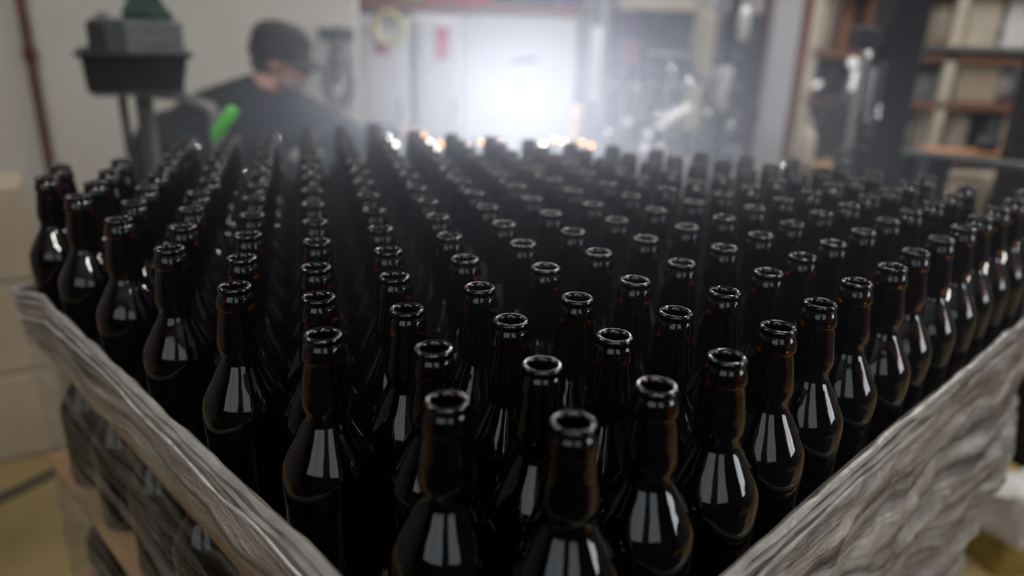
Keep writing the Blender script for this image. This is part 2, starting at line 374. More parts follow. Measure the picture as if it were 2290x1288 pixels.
# closed carton body of the lower load and the wooden pallet
zc = -HB - 2 * DZ - .0072
tag(prism(MB(), 0, .145, TOP + zc).build('cardboard_carton', M_kraft, None, False), 'tall brown cardboard carton under the wrapped bottle layers', 'carton')
pc = pal((U0 + U1) / 2, (V0 + V2) / 2, 0)
pe = empty('wooden_pallet', (pc.x, pc.y, 0), 'wooden pallet carrying the wrapped load of beer bottles', 'pallet')
Rp = Matrix.Rotation(AZ, 3, 'Z')
Lu, Lv = U1 - U0 + .04, V2 - V0 + .04
for k in range(7):
    c = Rp @ Vector((0, -Lv / 2 + .05 + k * (Lv - .1) / 6, 0))
    MB().box((pc.x + c.x, pc.y + c.y, .133), (Lu, .1, .02), Rp).build('deck_board', M_wood, pe, False)
for a in (-1, 0, 1):
    c = Rp @ Vector((a * (Lu / 2 - .05), 0, 0))
    MB().box((pc.x + c.x, pc.y + c.y, .062), (.09, Lv, .12), Rp).build('bearer', M_wood, pe, False)

# ------------------------------------------------------------------ stretch wrap
def film_mat():
    m_ = bpy.data.materials.new('stretch_film'); m_.use_nodes = True; nt = m_.node_tree; N = nt.nodes; L = nt.links
    b = N['Principled BSDF']; out = N['Material Output']
    uv = N.new('ShaderNodeTexCoord')
    mp = N.new('ShaderNodeMapping'); mp.inputs['Scale'].default_value = (2.2, 46, 1); mp.inputs['Rotation'].default_value = (0, 0, 0)
    L.new(uv.outputs['UV'], mp.inputs[0])
    warp = N.new('ShaderNodeTexNoise'); warp.inputs['Scale'].default_value = 5; L.new(uv.outputs['UV'], warp.inputs[0])
    ad = N.new('ShaderNodeVectorMath'); ad.operation = 'MULTIPLY_ADD'; ad.inputs[1].default_value = (0, 3.2, 0)
    L.new(warp.outputs['Color'], ad.inputs[0]); L.new(mp.outputs[0], ad.inputs[2])
    n1 = N.new('ShaderNodeTexNoise'); n1.inputs['Scale'].default_value = 1.0; n1.inputs['Detail'].default_value = 7; n1.inputs['Roughness'].default_value = .62; L.new(ad.outputs[0], n1.inputs[0])
    n2 = N.new('ShaderNodeTexNoise'); n2.inputs['Scale'].default_value = 7; n2.inputs['Detail'].default_value = 5; L.new(uv.outputs['UV'], n2.inputs[0])
    cr = N.new('ShaderNodeValToRGB'); e = cr.color_ramp.elements; e[0].position = .36; e[0].color = (.065, .056, .048, 1); e[1].position = .66; e[1].color = (.46, .42, .37, 1)
    L.new(n1.outputs[0], cr.inputs[0]); L.new(cr.outputs[0], b.inputs['Base Color'])
    b.inputs['Roughness'].default_value = .24; b.inputs['Specular IOR Level'].default_value = .8
    # how much film lies over one another: vertex attribute 'cover'
    at_ = N.new('ShaderNodeAttribute'); at_.attribute_name = 'cover'
    mu = N.new('ShaderNodeMath'); mu.operation = 'MULTIPLY_ADD'; mu.inputs[1].default_value = 1.5; mu.inputs[2].default_value = -.75; L.new(n1.outputs[0], mu.inputs[0])
    mu2 = N.new('ShaderNodeMath'); mu2.operation = 'MULTIPLY_ADD'; mu2.inputs[1].default_value = .9; mu2.inputs[2].default_value = -.45; L.new(n2.outputs[0], mu2.inputs[0])
    s1 = N.new('ShaderNodeMath'); s1.operation = 'ADD'; L.new(mu.outputs[0], s1.inputs[0]); L.new(mu2.outputs[0], s1.inputs[1])
    s2 = N.new('ShaderNodeMath'); s2.operation = 'ADD'; s2.use_clamp = True; L.new(s1.outputs[0], s2.inputs[0]); L.new(at_.outputs['Fac'], s2.inputs[1])
    mr = N.new('ShaderNodeMapRange'); mr.inputs[3].default_value = .06; mr.inputs[4].default_value = .97; L.new(s2.outputs[0], mr.inputs[0])
    L.new(mr.outputs[0], b.inputs['Alpha'])
    bp = N.new('ShaderNodeBump'); bp.inputs['Strength'].default_value = 1.0; bp.inputs['Distance'].default_value = .009; L.new(n1.outputs[0], bp.inputs['Height'])
    n3 = N.new('ShaderNodeTexNoise'); n3.inputs['Scale'].default_value = 60; n3.inputs['Detail'].default_value = 4; n3.inputs['Distortion'].default_value = 1.2; L.new(uv.outputs['UV'], n3.inputs[0])
    bp2 = N.new('ShaderNodeBump'); bp2.inputs['Strength'].default_value = .6; bp2.inputs['Distance'].default_value = .006; L.new(n3.outputs[0], bp2.inputs['Height']); L.new(bp.outputs[0], bp2.inputs['Normal'])
    L.new(bp2.outputs[0], b.inputs['Normal'])
    return m_
M_film = film_mat()
M_roll = mat('rolled_film', (.30, .285, .265), .3, noise_scale=30, noise_amt=.3, bump=.5, bump_scale=20, stretch=(1, 1, 1))
# perimeter path: parameter s from the far left corner, along the left side, round the front corner, along the right side, round the back
rc = .048
def perim():
    P_ = []
    def arc(cx, cy_, a0, a1, n=10):
        for k in range(n + 1):
            a = a0 + (a1 - a0) * k / n; P_.append((cx + rc * math.cos(a), cy_ + rc * math.sin(a), math.cos(a), math.sin(a)))
    def seg(x0, y0, x1, y1, nx, ny, step=.006):
        n = int(math.hypot(x1 - x0, y1 - y0) / step)
        for k in range(1, n): P_.append((x0 + (x1 - x0) * k / n, y0 + (y1 - y0) * k / n, nx, ny))
    g = .004
    a0, a1, b0, b1 = U0 - g, U1 + g, V0 - g, V1 + g
    seg(a0 + rc + .16, b1, a0 + rc, b1, 0, 1, .02); arc(a0 + rc, b1 - rc, PI * .5, PI); seg(a0, b1 - rc, a0, b0 + rc, -1, 0)
    arc(a0 + rc, b0 + rc, PI, 1.5 * PI); seg(a0 + rc, b0, a1 - rc, b0, 0, -1)
    arc(a1 - rc, b0 + rc, -PI / 2, 0); seg(a1, b0 + rc, a1, b1 + .10, 1, 0, .02)
    return P_
PP = perim(); NP = len(PP)
sl = [0]
for k in range(1, NP): sl.append(sl[-1] + math.hypot(PP[k][0] - PP[k - 1][0], PP[k][1] - PP[k - 1][1]))
sl = [x - .16 for x in sl]
s_front = V1 - V0 - rc                        # roughly where the front corner sits
s_right_end = s_front + (U1 - U0)
def fbm(x, y, z=0, o=4):
    return noise.fractal(Vector((x, y, z)), 1.0, 2.0, o)
def top_z(s):
    z = -.132
    if s < .25: z -= .050 * min(1, max(0, 1 - (s - .02) / .20))
    z += .004 * fbm(s * 4, 3)
    if s > s_front: z += -.004 - .028 * max(0, (s - s_front - .35) / .6)
    return z
LOW = -.92
NT = 110
bm = bmesh.new(); uvl = bm.loops.layers.uv.new('UVMap'); grid = []
cov = {}
for k in range(NP):
    x, y, nx, ny = PP[k]; s = sl[k]; col_ = []
    tz = top_z(s)
    sr = (s - s_front) if s > s_front else None
    for j in range(NT + 1):
        t = (j / NT) ** 1.15 * (tz - LOW)
        # fold lines: parallel to the rim near the top, fanning down further out
        w1 = fbm(s * 2.3, t * 26 + s * 3.0 + .8 * fbm(s * 4, t * 4), 1.7)
        w2 = fbm(s * 9 + t * 7, t * 9 - s * 4, 5.1)
        d = .0055 * w1 + .006 * w2 * min(1, t * 6)
        if sr is not None and sr < U1 - U0 + .05:
            d = d * 1.9 + .020 * max(0, fbm(sr * 3.1 - t * 2.5, t * 13 + sr * 5, 8.3)) * min(1, t * 12)
            d += .030 * math.exp(-((sr - .98) / .16) ** 2) * math.exp(-((t - .20) / .12) ** 2)
        if sr is None and t < .06: d *= .45
        d = max(d, -.003) + .001
        if t < .03: d += .003 * math.sin(t / .03 * PI)
        pz = tz - t + .006 * w2 * min(1, t * 8)
        p = pal(x + nx * d, y + ny * d, pz)
        v_ = bm.verts.new(p); col_.append(v_)
        if sr is None:      # left side: a thick band under the rim, thin and torn below
            c = .96 if t < .055 else (.96 - (t - .055) / .05 * .74 if t < .105 else .22)
            if s < .16 and .02 < t < .30: c -= .45 * (1 - s / .16)
        elif sr < U1 - U0 + .05:
            c = .95
        else: c = .6
        cov[v_] = c
    grid.append(col_)
for k in range(NP):
    k2 = (k + 1) % NP
    if k2 == 0: continue
    for j in range(NT):
        f = bm.faces.new((grid[k][j], grid[k][j + 1], grid[k2][j + 1], grid[k2][j]))
        f.smooth = True
        for lp, (a, b) in zip(f.loops, ((k, j), (k, j + 1), (k2, j + 1), (k2, j))):
            tz = top_z(sl[a]); lp[uvl].uv = (sl[a], (b / NT) ** 1.15 * (tz - LOW))
me = bpy.data.meshes.new('stretch_wrap')
vals = [cov[v_] for v_ in bm.verts]
bm.to_mesh(me); bm.free()
at_l = me.attributes.new('cover', 'FLOAT', 'POINT'); at_l.data.foreach_set('value', vals)
wrap = link('stretch_wrap', me, M_film)
tag(wrap, 'crumpled clear stretch film wrapped tightly round the pallet of bottles', 'stretch wrap')
# twisted ropes of film along the rim
rp = []
kk = [k for k in range(NP) if sl[k] < s_right_end + .05]
for off, rr_, nm in ((.0, .0042, 0), (-.012, .0028, 5), (-.028, .0022, 9)):
    pts_, rad = [], []
    for k in kk[::3]:
        x, y, nx, ny = PP[k]; s = sl[k]
        d = .004 + .002 * fbm(s * 12, nm); pts_.append(pal(x + nx * d, y + ny * d, top_z(s) + off * (1 + .6 * fbm(s * 3, nm + 3)) + .002 * fbm(s * 15, nm + 1)))
        rad.append(rr_ * (1 + .5 * fbm(s * 20, nm + 7)))
    MB().tube(pts_, rad, 8).build('film_strand', M_roll, wrap)
# ------------------------------------------------------------------ the worker
def limb(mb, pts, rad, seg=18):
    # a tapering run of balls and tubes, fused afterwards by the remesh
    pts = [Vector(p) for p in pts]
    for a, b, ra, rb in zip(pts, pts[1:], rad, rad[1:]):
        n = max(2, int((b - a).length / (min(ra, rb) * .45)))
        for k in range(n + 1):
            f = k / n; mb.ball(a.lerp(b, f), ra + (rb - ra) * f, seg=seg)
def fuse(o, vox, smooth_it=6):
    r = o.modifiers.new('fuse', 'REMESH'); r.mode = 'VOXEL'; r.voxel_size = vox; r.use_smooth_shade = True
    s = o.modifiers.new('smooth', 'SMOOTH'); s.factor = .6; s.iterations = smooth_it
    return o
WY = 2.9
def W(px, py, dy=0): return at(px, py, WY + dy)
pe_loc = W(480, 520); pers = empty('person', (pe_loc.x, WY, 0), 'worker in dark cap and black shirt, stooped with one arm reaching over the conveyor', 'person')
hip = W(430, 560); hip.z = .98
chest = W(545, 315); neck0 = W(585, 215, -.02); neck1 = W(608, 172, -.0); head = W(630, 132)
shR = W(655, 262, -.16); elR = W(800, 318, -.10); wrR = W(885, 300, .05)
shL = W(520, 250, .20); elL = W(610, 400, .36); wrL = W(760, 360, .32)
fx = Vector((1, 0, 0))
b = MB()
HR = Matrix.Rotation(math.radians(14), 3, 'Y')         # the face looks right and a little down
def hp(x, y, z): return head + HR @ Vector((x, y, z))
b.ball(hp(-.012, 0, .02), .092, 1.08, .84, 1.05, HR)          # skull
b.ball(hp(.038, 0, -.045), .062, 1.0, .86, 1.15, HR)           # face
b.ball(hp(.052, 0, -.095), .034, 1.1, 1.05, .8, HR)            # chin
b.ball(hp(.012, 0, -.075), .05, 1.1, 1.0, .8, HR)
b.ball(hp(.103, 0, -.030), .016, 1.1, .8, 1.0, HR); b.ball(hp(.094, 0, -.012), .012, 1, .8, 1.6, HR)    # nose
b.ball(hp(.088, 0, -.062), .012, .9, 1.5, .6, HR); b.ball(hp(.086, 0, -.073), .012, .9, 1.4, .6, HR)    # lips
b.ball(hp(.075, 0, .018), .022, .8, 2.0, .6, HR)               # brow
for s_ in (-1, 1):
    b.ball(hp(.075, .028 * s_, .0), .012, seg=12)
    b.ball(hp(-.002, .078 * s_, -.012), .028, .75, .35, 1.15, HR)   # ears
    b.ball(hp(.0, .072 * s_, -.020), .018, .8, .6, 1.1, HR)
limb(b, [neck0, neck1, hp(-.02, 0, -.05)], [.068, .058, .056])
limb(b, [hip, (hip + chest) / 2, chest, neck0], [.15, .13, .13, .07])
limb(b, [chest, shR, elR, wrR], [.08, .055, .042, .028])
limb(b, [chest, shL, elL, wrL], [.08, .055, .042, .028])
def hand(b, wrist, dirv, upv, curl=.5, s=1.0, thumb=1):
    d = dirv.normalized(); n = upv.normalized(); sd = d.cross(n).normalized() * thumb; n = sd.cross(d) * thumb
    for k in range(5): b.ball(wrist + d * (.015 + .017 * k) * s, .021 * s, seg=12); b.ball(wrist + d * (.03 + .014 * k) * s + sd * .020 * s, .016 * s, seg=12); b.ball(wrist + d * (.03 + .014 * k) * s - sd * .020 * s, .016 * s, seg=12)
    for q, (off, ln) in enumerate(((.030, .072), (.010, .080), (-.010, .075), (-.029, .060))):
        p = wrist + d * .088 * s + sd * off * s; dd = d.copy(); r_ = .0095
        for j in range(3):
            L = ln * (.42, .32, .26)[j] * s; dd = (dd - n * curl * (.5 + .35 * j)).normalized()
            for k in range(5): b.ball(p + dd * L * k / 4, r_ * s, seg=10)
            p = p + dd * L; r_ -= .0007
    p = wrist + d * .03 * s + sd * .026 * s; dd = (d + sd * 1.1 - n * .3).normalized()
    for j in range(2):
        for k in range(5): b.ball(p + dd * .034 * s * k / 4, (.012 - .001 * j) * s, seg=10)
        p = p + dd * .034 * s; dd = (dd + d * .6 - n * .4).normalized()
hd = (W(955, 296, .12) - wrR); hand(b, wrR, hd, Vector((0, -.2, 1)), .45, thumb=1)
hand(b, wrL, Vector((1, 0, -.1)), Vector((0, 0, 1)), .5, thumb=-1)
ankR = Vector((hip.x - .10, WY - .10, .09)); ankL = Vector((hip.x + .12, WY + .14, .09))
knR = Vector((hip.x + .02, WY - .11, .52)); knL = Vector((hip.x + .16, WY + .12, .52))
hR_ = hip + Vector((0, -.10, -.04)); hL_ = hip + Vector((0, .10, -.04))
limb(b, [hR_, knR, ankR], [.085, .055, .038]); limb(b, [hL_, knL, ankL], [.085, .055, .038])
fuse(b.build('body', M_skin, pers, auto=False), .0075, 3)
b = MB()
limb(b, [hip + Vector((0, 0, -.05)), hip + Vector((0, 0, .08)), (hip + chest) / 2 + Vector((-.01, 0, .0)), chest, (neck0 + chest) / 2 + Vector((0, 0, .01))], [.185, .18, .185, .185, .115], 22)
limb(b, [neck0 + Vector((-.01, 0, -.035)), neck0 + Vector((.0, 0, -.015))], [.088, .078])
limb(b, [chest + Vector((.02, -.06, .02)), shR, elR + Vector((0, 0, .0)), wrR - hd.normalized() * .02], [.14, .098, .066, .044])
limb(b, [chest + Vector((0, .06, .0)), shL, elL, wrL - Vector((.02, 0, 0))], [.14, .098, .064, .044])
limb(b, [W(575, 240, .0), W(492, 285, .04), W(422, 335, .03), W(405, 420, .02)], [.125, .155, .165, .175])     # loose back of the shirt
fuse(b.build('shirt', M_shirt, pers, auto=False), .012, 5)
b = MB(); limb(b, [hip + Vector((0, 0, -.02)), hR_, knR, ankR + Vector((0, 0, .02))], [.16, .115, .078, .062]); limb(b, [hL_, knL, ankL + Vector((0, 0, .02))], [.115, .078, .062])
fuse(b.build('trousers', M_darkgrey, pers, auto=False), .014, 5)
for a in (ankR, ankL):
    b = MB(); b.ball(a + Vector((.06, 0, -.035)), .055, 2.1, .85, .95); b.ball(a + Vector((-.01, 0, -.02)), .055, 1, .85, 1.1); b.box(a + Vector((.05, 0, -.078)), (.27, .09, .02), None, .006)
    fuse(b.build('shoe', M_black, pers, auto=False), .008, 4)
# cap: domed crown and a curved peak
b = MB(); bm_ = b.bm
segs, rgs = 28, 9
rings = []
for j in range(rgs + 1):
    f = j / rgs; ph = f * PI / 2
    r = .106 * math.sin(ph) ** .8 if j else 0; z = .052 + .080 * math.cos(ph) ** .85 if j < rgs else .036
    if j == rgs: r = .107
    rings.append([bm_.verts.new(hp(-.012 + r * 1.06 * math.cos(2 * PI * k / segs), r * .86 * math.sin(2 * PI * k / segs), z)) for k in range(segs)] if j else [bm_.verts.new(hp(-.012, 0, .134))])
rings.append([bm_.verts.new(hp(-.012 + .107 * 1.06 * math.cos(2 * PI * k / segs), .107 * .86 * math.sin(2 * PI * k / segs), .012 - .012 * (1 - math.cos(2 * PI * k / segs)) * .5 - .006)) for k in range(segs)])
for a_, b_ in zip(rings, rings[1:]):
    for k in range(segs):
        if len(a_) == 1: bm_.faces.new((a_[0], b_[k], b_[(k + 1) % segs]))
        else: bm_.faces.new((a_[k], b_[k], b_[(k + 1) % segs], a_[(k + 1) % segs]))
o = b.build('cap', M_cap, pers); s_ = o.modifiers.new('thick', 'SOLIDIFY'); s_.thickness = .004
b = MB(); gr = []
for i in range(9):
    th_ = (i / 8 - .5) * 1.9; row_ = []
    for j in range(7):
        f = j / 6; x0_ = .095 * math.cos(th_); y0_ = .088 * math.sin(th_); ext = .078 * math.cos(th_ * .82) * f
        row_.append(b.bm.verts.new(hp(x0_ + ext, y0_ * (1 - .10 * f), .026 - .012 * f - .020 * (y0_ / .08) ** 2 - .010 * f * f)))
    gr.append(row_)
for i in range(8):
    for j in range(6): b.bm.faces.new((gr[i][j], gr[i + 1][j], gr[i + 1][j + 1], gr[i][j + 1]))
o = b.build('cap_peak', M_cap, pers); s_ = o.modifiers.new('thick', 'SOLIDIFY'); s_.thickness = .004; s_.offset = 0
# short hair behind the ear and a beard
b = MB(); b.ball(hp(-.045, 0, -.028), .074, .9, .98, .75, HR); b.ball(hp(-.03, 0, 0), .086, 1.03, .9, .8, HR)
fuse(b.build('hair', mat('dark_hair', (.05, .035, .028), .8, noise_scale=90, noise_amt=.4), pers, auto=False), .006, 2)
b = MB()
for t_ in range(13):
    th_ = (t_ / 12 - .5) * 2.5; b.ball(hp(.030 + .050 * math.cos(th_), .056 * math.sin(th_), -.086 + .012 * abs(math.sin(th_))), .019, 1, 1, 1.2, seg=12)
fuse(b.build('beard', M_hair, pers, auto=False), .006, 2)
# safety glasses
b = MB()
for s_ in (-1, 1):
    b.ball(hp(.098, .032 * s_, .0), .028, .25, 1.05, .75, HR, seg=16)
g_ = b.build('safety_glasses', M_lens, pers)
b = MB()
for s_ in (-1, 1): b.tube([hp(.098, .056 * s_, .008), hp(.06, .078 * s_, .008), hp(-.01, .084 * s_, .004)], .003, 8)
b.build('glasses_arm', M_darkgrey, g_)

# ------------------------------------------------------------------ trolley stand with bin and printer, left
CY = 2.2
def Cc(px, py, dy=0): return at(px, py, CY + dy)
f0 = Cc(300, 210); ce = empty('trolley_stand', (Cc(380, 300).x, CY, 0), 'grey tubular trolley stand with tall legs standing before the pale wall', 'trolley')
def down_to(p, z=0.03): q = p.copy(); q.z = z; return q
leg1, leg2, leg3, leg4 = Cc(272, 208), Cc(312, 208), Cc(478, 240, -.10), Cc(330, 215, .25)
for p, r_ in ((leg1, .012), (leg2, .015)):
    MB().tube([p, down_to(p, .0)], r_, 12).build('leg', M_darkgrey, ce)
# handle loop: over from the top rail and down on the right
tr = [Cc(290, 203), Cc(395, 214, -.02), Cc(448, 231, -.06), Cc(470, 238, -.08), Cc(479, 250, -.1)]
MB().tube(tr + [down_to(Cc(479, 250, -.1), 0)], .015, 14).build('leg', M_greybar, ce)
q = Cc(330, 300, .06); MB().tube([Cc(330, 214, .03), down_to(Cc(330, 214, .03), 0)], .013, 12).build('leg', M_greybar, ce)
tz_ = Cc(300, 203).z
MB().box(((Cc(200, 200).x + Cc(410, 200).x) / 2, CY + .02, tz_), (.24, .22, .012), Matrix.Rotation(math.radians(27), 3, 'Z'), .003).build('top_plate', M_greybar, ce)
for zz in (.25, .75):
    MB().tube([Vector((leg1.x, CY, zz)), Vector((Cc(479, 250, -.1).x, CY - .1, zz))], .011, 10).build('cross_bar', M_greybar, ce)
MB().tube([Vector((leg1.x, CY - .05, .02)), Vector((leg1.x, CY + .35, .02))], .018, 10).build('foot', M_darkgrey, ce)
MB().tube([Vector((leg3.x, CY - .3, .02)), Vector((leg3.x, CY + .25, .02))], .018, 10).build('foot', M_darkgrey, ce)
# bin
zb0 = tz_ + .007; hb = Cc(300, 118).z - zb0
xa, xb, xc, xd = Cc(212, 195).x, Cc(396, 190).x, Cc(196, 118).x, Cc(402, 118).x
b = MB(); yy0, yy1 = CY - .11, CY + .15
def frus(b, x0, x1, y0, y1, z0, X0, X1, Y0, Y1, z1):
    b.hexa([(x0, y0, z0), (x1, y0, z0), (x1, y1, z0), (x0, y1, z0), (X0, Y0, z1), (X1, Y0, z1), (X1, Y1, z1), (X0, Y1, z1)], .006)
bi = empty('plastic_bin', (Cc(300, 190).x, CY, zb0), 'black tapered plastic bin on top of the trolley stand', 'bin')
w_ = .008
for (x0, x1, y0, y1, X0, X1, Y0, Y1) in ((xa, xb, yy0, yy0 + w_, xc, xd, yy0 - .015, yy0 - .015 + w_), (xa, xb, yy1 - w_, yy1, xc, xd, yy1 + .015 - w_, yy1 + .015), (xa, xa + w_, yy0, yy1, xc, xc + w_, yy0 - .015, yy1 + .015), (xb - w_, xb, yy0, yy1, xd - w_, xd, yy0 - .015, yy1 + .015)):
    frus(b, x0, x1, y0, y1, zb0, X0, X1, Y0, Y1, zb0 + hb)
b.box(((xa + xb) / 2, (yy0 + yy1) / 2, zb0 + .004), (xb - xa, yy1 - yy0, .008))
b.build('bin_body', M_black, bi, False)
b = MB()
for Y_ in (yy0 - .02, yy1 + .02): b.box(((xc + xd) / 2, Y_, zb0 + hb), (xd - xc + .02, .02, .014), None, .004)
for X_ in (xc - .004, xd + .004): b.box((X_, CY + .02, zb0 + hb), (.02, yy1 - yy0 + .05, .014), None, .004)
b.build('bin_rim', M_black, bi, False)
# label printer standing in the bin
px0, px1 = Cc(203, 100).x, Cc(400, 100).x; pz1 = Cc(300, 42).z
pr = empty('box_printer', ((px0 + px1) / 2, CY, zb0 + .009), 'dark grey box shaped printer with a paler front panel standing in the black bin', 'printer')
MB().box(((px0 + px1) / 2, CY + .02, (zb0 + .009 + pz1) / 2), (px1 - px0 - .04, .19, pz1 - zb0 - .009), None, .008).build('printer_housing', M_darkgrey, pr, False)
x2 = Cc(282, 90).x; x3 = Cc(398, 90).x
MB().box(((x2 + x3) / 2, CY - .079, Cc(340, 84).z), (x3 - x2, .012, Cc(340, 48).z - Cc(340, 122).z), None, .004).build('front_panel', M_midgrey, pr, False)
MB().box((Cc(228, 85).x, CY - .079, Cc(228, 85).z), (.045, .012, .09), None, .004).build('side_panel', M_black, pr, False)
MB().tube([Cc(222, 35, .0), Cc(248, 34, 0)], .012, 12).build('roll_knob', M_greybar, pr)
CA = math.radians(27)
for e_ in (bi, pr): e_.location.y = e_.location.y; e_.rotation_euler = (0, 0, CA)
# dark green cloth bag on top
b = MB(); g0 = pz1 + .002
b.hexa([(Cc(276, 40).x, CY - .05, g0), (Cc(383, 40).x, CY - .05, g0), (Cc(383, 40).x, CY + .12, g0), (Cc(276, 40).x, CY + .12, g0),
        (Cc(288, -25).x, CY - .02, g0 + .085), (Cc(330, -25).x, CY - .02, g0 + .085), (Cc(330, -25).x, CY + .09, g0 + .085), (Cc(288, -25).x, CY + .09, g0 + .085)])
bmesh.ops.subdivide_edges(b.bm, edges=b.bm.edges[:], cuts=8, use_grid_fill=True)
for v_ in b.bm.verts:
    n_ = noise.noise_vector(v_.co * 22)
    if v_.co.z > g0 + .004: v_.co += n_ * .010
pc_ = Vector(((px0 + px1) / 2, CY, 0)); bmesh.ops.transform(b.bm, matrix=Matrix.Translation(pc_) @ Matrix.Rotation(CA, 4, 'Z') @ Matrix.Translation(-pc_), verts=b.bm.verts)
tag(b.build('cloth_bag', M_dkgreen, None, auto=False), 'dark green folded cloth bag lying on top of the dark grey printer', 'bag')
# green tool grip clipped to the stand leg
g = empty('paint_marker', Cc(487, 300, -.13), 'bright green thick marker leaning against the trolley handle tube', 'marker')
MB().tube([Cc(482, 306, -.135), Cc(484, 300, -.135), Cc(520, 246, -.135), Cc(523, 241, -.135)], [.011, .0165, .0165, .011], 16).build('marker_barrel', M_green, g)
MB().tube([Cc(478, 313, -.135), Cc(482, 306, -.135)], .007, 12).build('marker_tip', M_green, g)

# ------------------------------------------------------------------ left: pipe, cardboard block
p0, p1 = at(42, -10, 3.86), at(118, 372, 3.86)
pp = empty('wall_pipe', (p0.x, 3.86, 0), 'thin rust red pipe running down the pale wall', 'pipe')
MB().tube([Vector((p0.x, 3.86, 3.38)), Vector((p0.x, 3.86, .0))], .021, 14).build('pipe_run', M_redpipe, pp)
c_ = at(68, 118, 3.86); MB().tube([Vector((p0.x, 3.86, c_.z - .04)), Vector((p0.x, 3.86, c_.z + .02))], .032, 14).build('pipe_coupling', M_redpipe, pp)
MB().box((p0.x, 3.885, c_.z - .9), (.10, .03, .03)).build('pipe_clip', M_redpipe, pp)
kc = atz(165, 1000, 0); kz = at(52, 412, kc.y).z      # its near right-hand corner
kb = empty('cardboard_stack', (kc.x, kc.y, 0), 'tall stack of pale flat cardboard at the left edge beside the pallet', 'cardboard stack')
n_ = 3
for k in range(n_):
    z0 = kz * k / n_; z1 = kz * (k + 1) / n_ - .004; jx = rnd.uniform(-.012, .0)
    MB().box((kc.x - .45 + jx, kc.y + .14 + rnd.uniform(-.006, .006), (z0 + z1) / 2), (.9, .28, z1 - z0), None, .012).build('cardboard_bundle', M_kraft2, kb, False)
kb.rotation_euler = (0, 0, math.radians(31))
# hoses and tap on the wall by the opening
HY = 3.84
he = empty('hose_reel', at(755, 100, HY), 'grey looped hose hanging from a dark bracket at the end of the pale wall', 'hose')
MB().box(at(752, 74, HY), (.16, .10, .05), None, .008).build('bracket', M_darkgrey, he, False)
MB().tube([at(757, 60, HY - .05), at(755, 130, HY - .05), at(748, 190, HY - .05)], .022, 12).build('stem', M_darkgrey, he)
for q_, (ww, hh) in enumerate(((26, 62), (34, 75), (20, 50))):
    pts_ = [at(757 + ww * math.sin(a_) * (1 if math.cos(a_) < 0 else .8), 170 - hh * math.cos(a_), HY - .06 - .02 * q_) for a_ in [2 * PI * k / 28 for k in range(29)]]
    MB().tube(pts_, .011, 10, cap=False).build('hose_loop', M_greybar, he)
# ------------------------------------------------------------------ white panels with stickers, left of the opening
PY = 4.9
def white_panel(x0, x1, y0, y1, lab, Y=PY):
    A, B = at(x0, y0, Y), at(x1, y1, Y)
    e = empty('cabinet', ((A.x + B.x) / 2, Y + .25, 0), lab, 'cabinet')
    MB().box(((A.x + B.x) / 2, Y + .25, A.z / 2 + .001), (B.x - A.x, .5, A.z - .002), None, .01).build('cabinet_body', M_white, e, False)
    MB().box(((A.x + B.x) / 2, Y - .008, A.z / 2 + .05), (B.x - A.x - .05, .016, A.z - .16), None, .004).build('door', M_white, e, False)
    for f_ in (.25, .75):
        MB().tube([(B.x - .05, Y - .022, A.z * .62), (B.x - .05, Y - .022, A.z * .62 + .12)], .008, 8).build('door_handle', M_chrome, e)
        break
    return e
c1 = white_panel(800, 915, 34, 330, 'white cabinet with a round yellow sign and a red notice')
c2 = white_panel(930, 1030, 34, 330, 'white cabinet with a single tall red notice on its door')
def label(parent, x0, x1, y0, y1, mt, name='red_notice', Y=PY - .019):
    A, B = at(x0, y0, Y), at(x1, y1, Y); return MB().box(((A.x + B.x) / 2, Y, (A.z + B.z) / 2), (B.x - A.x, .004, A.z - B.z)).build(name, mt, parent, False)
label(c2, 974, 1004, 62, 133, M_red); label(c1, 838, 869, 90, 122, M_red)
rc_ = at(868, 62, PY - .02); b = MB()
pts_ = [rc_ + Vector((.088 * math.cos(2 * PI * k / 32), 0, .088 * math.sin(2 * PI * k / 32))) for k in range(33)]
b.tube(pts_, .018, 8, cap=False); b.build('round_sign', M_yellow, c1)
MB().box(rc_, (.016, .008, .09)).build('sign_bar', M_darkgrey, c1, False)
# coloured cartons on the shelf above the lintel
for x0, x1, y0, y1, mt_, nm, lb in ((800, 905, -60, 2, M_brown, 'carton', 'rust brown carton on the beam above the cabinets'), (908, 940, -60, 6, M_green, 'crate', 'small green crate on the beam above the cabinets'),
                          (945, 1000, -60, 3, M_red, 'crate', 'red crate on the beam next to the green crate'), (1008, 1100, -60, 4, M_red, 'crate', 'wide red crate on the beam above the bright opening'),
                          (1106, 1240, -60, 4, M_darkgrey, 'carton', 'dark grey carton on the beam above the bright opening'), (1250, 1310, -60, 4, mat('purple_print', (.10, .06, .22)), 'carton', 'small purple carton at the end of the beam')):
    A, B = at(x0, y0, YB - .1), at(x1, y1, YB - .1); zb_ = (la.z + lb_z) / 2 if False else (la.z + .05)
    tag(MB().box(((A.x + B.x) / 2, YB - .1, (A.z + zb_) / 2), (B.x - A.x, .16, A.z - zb_), None, .006).build(nm, mt_, None, False), lb, nm)
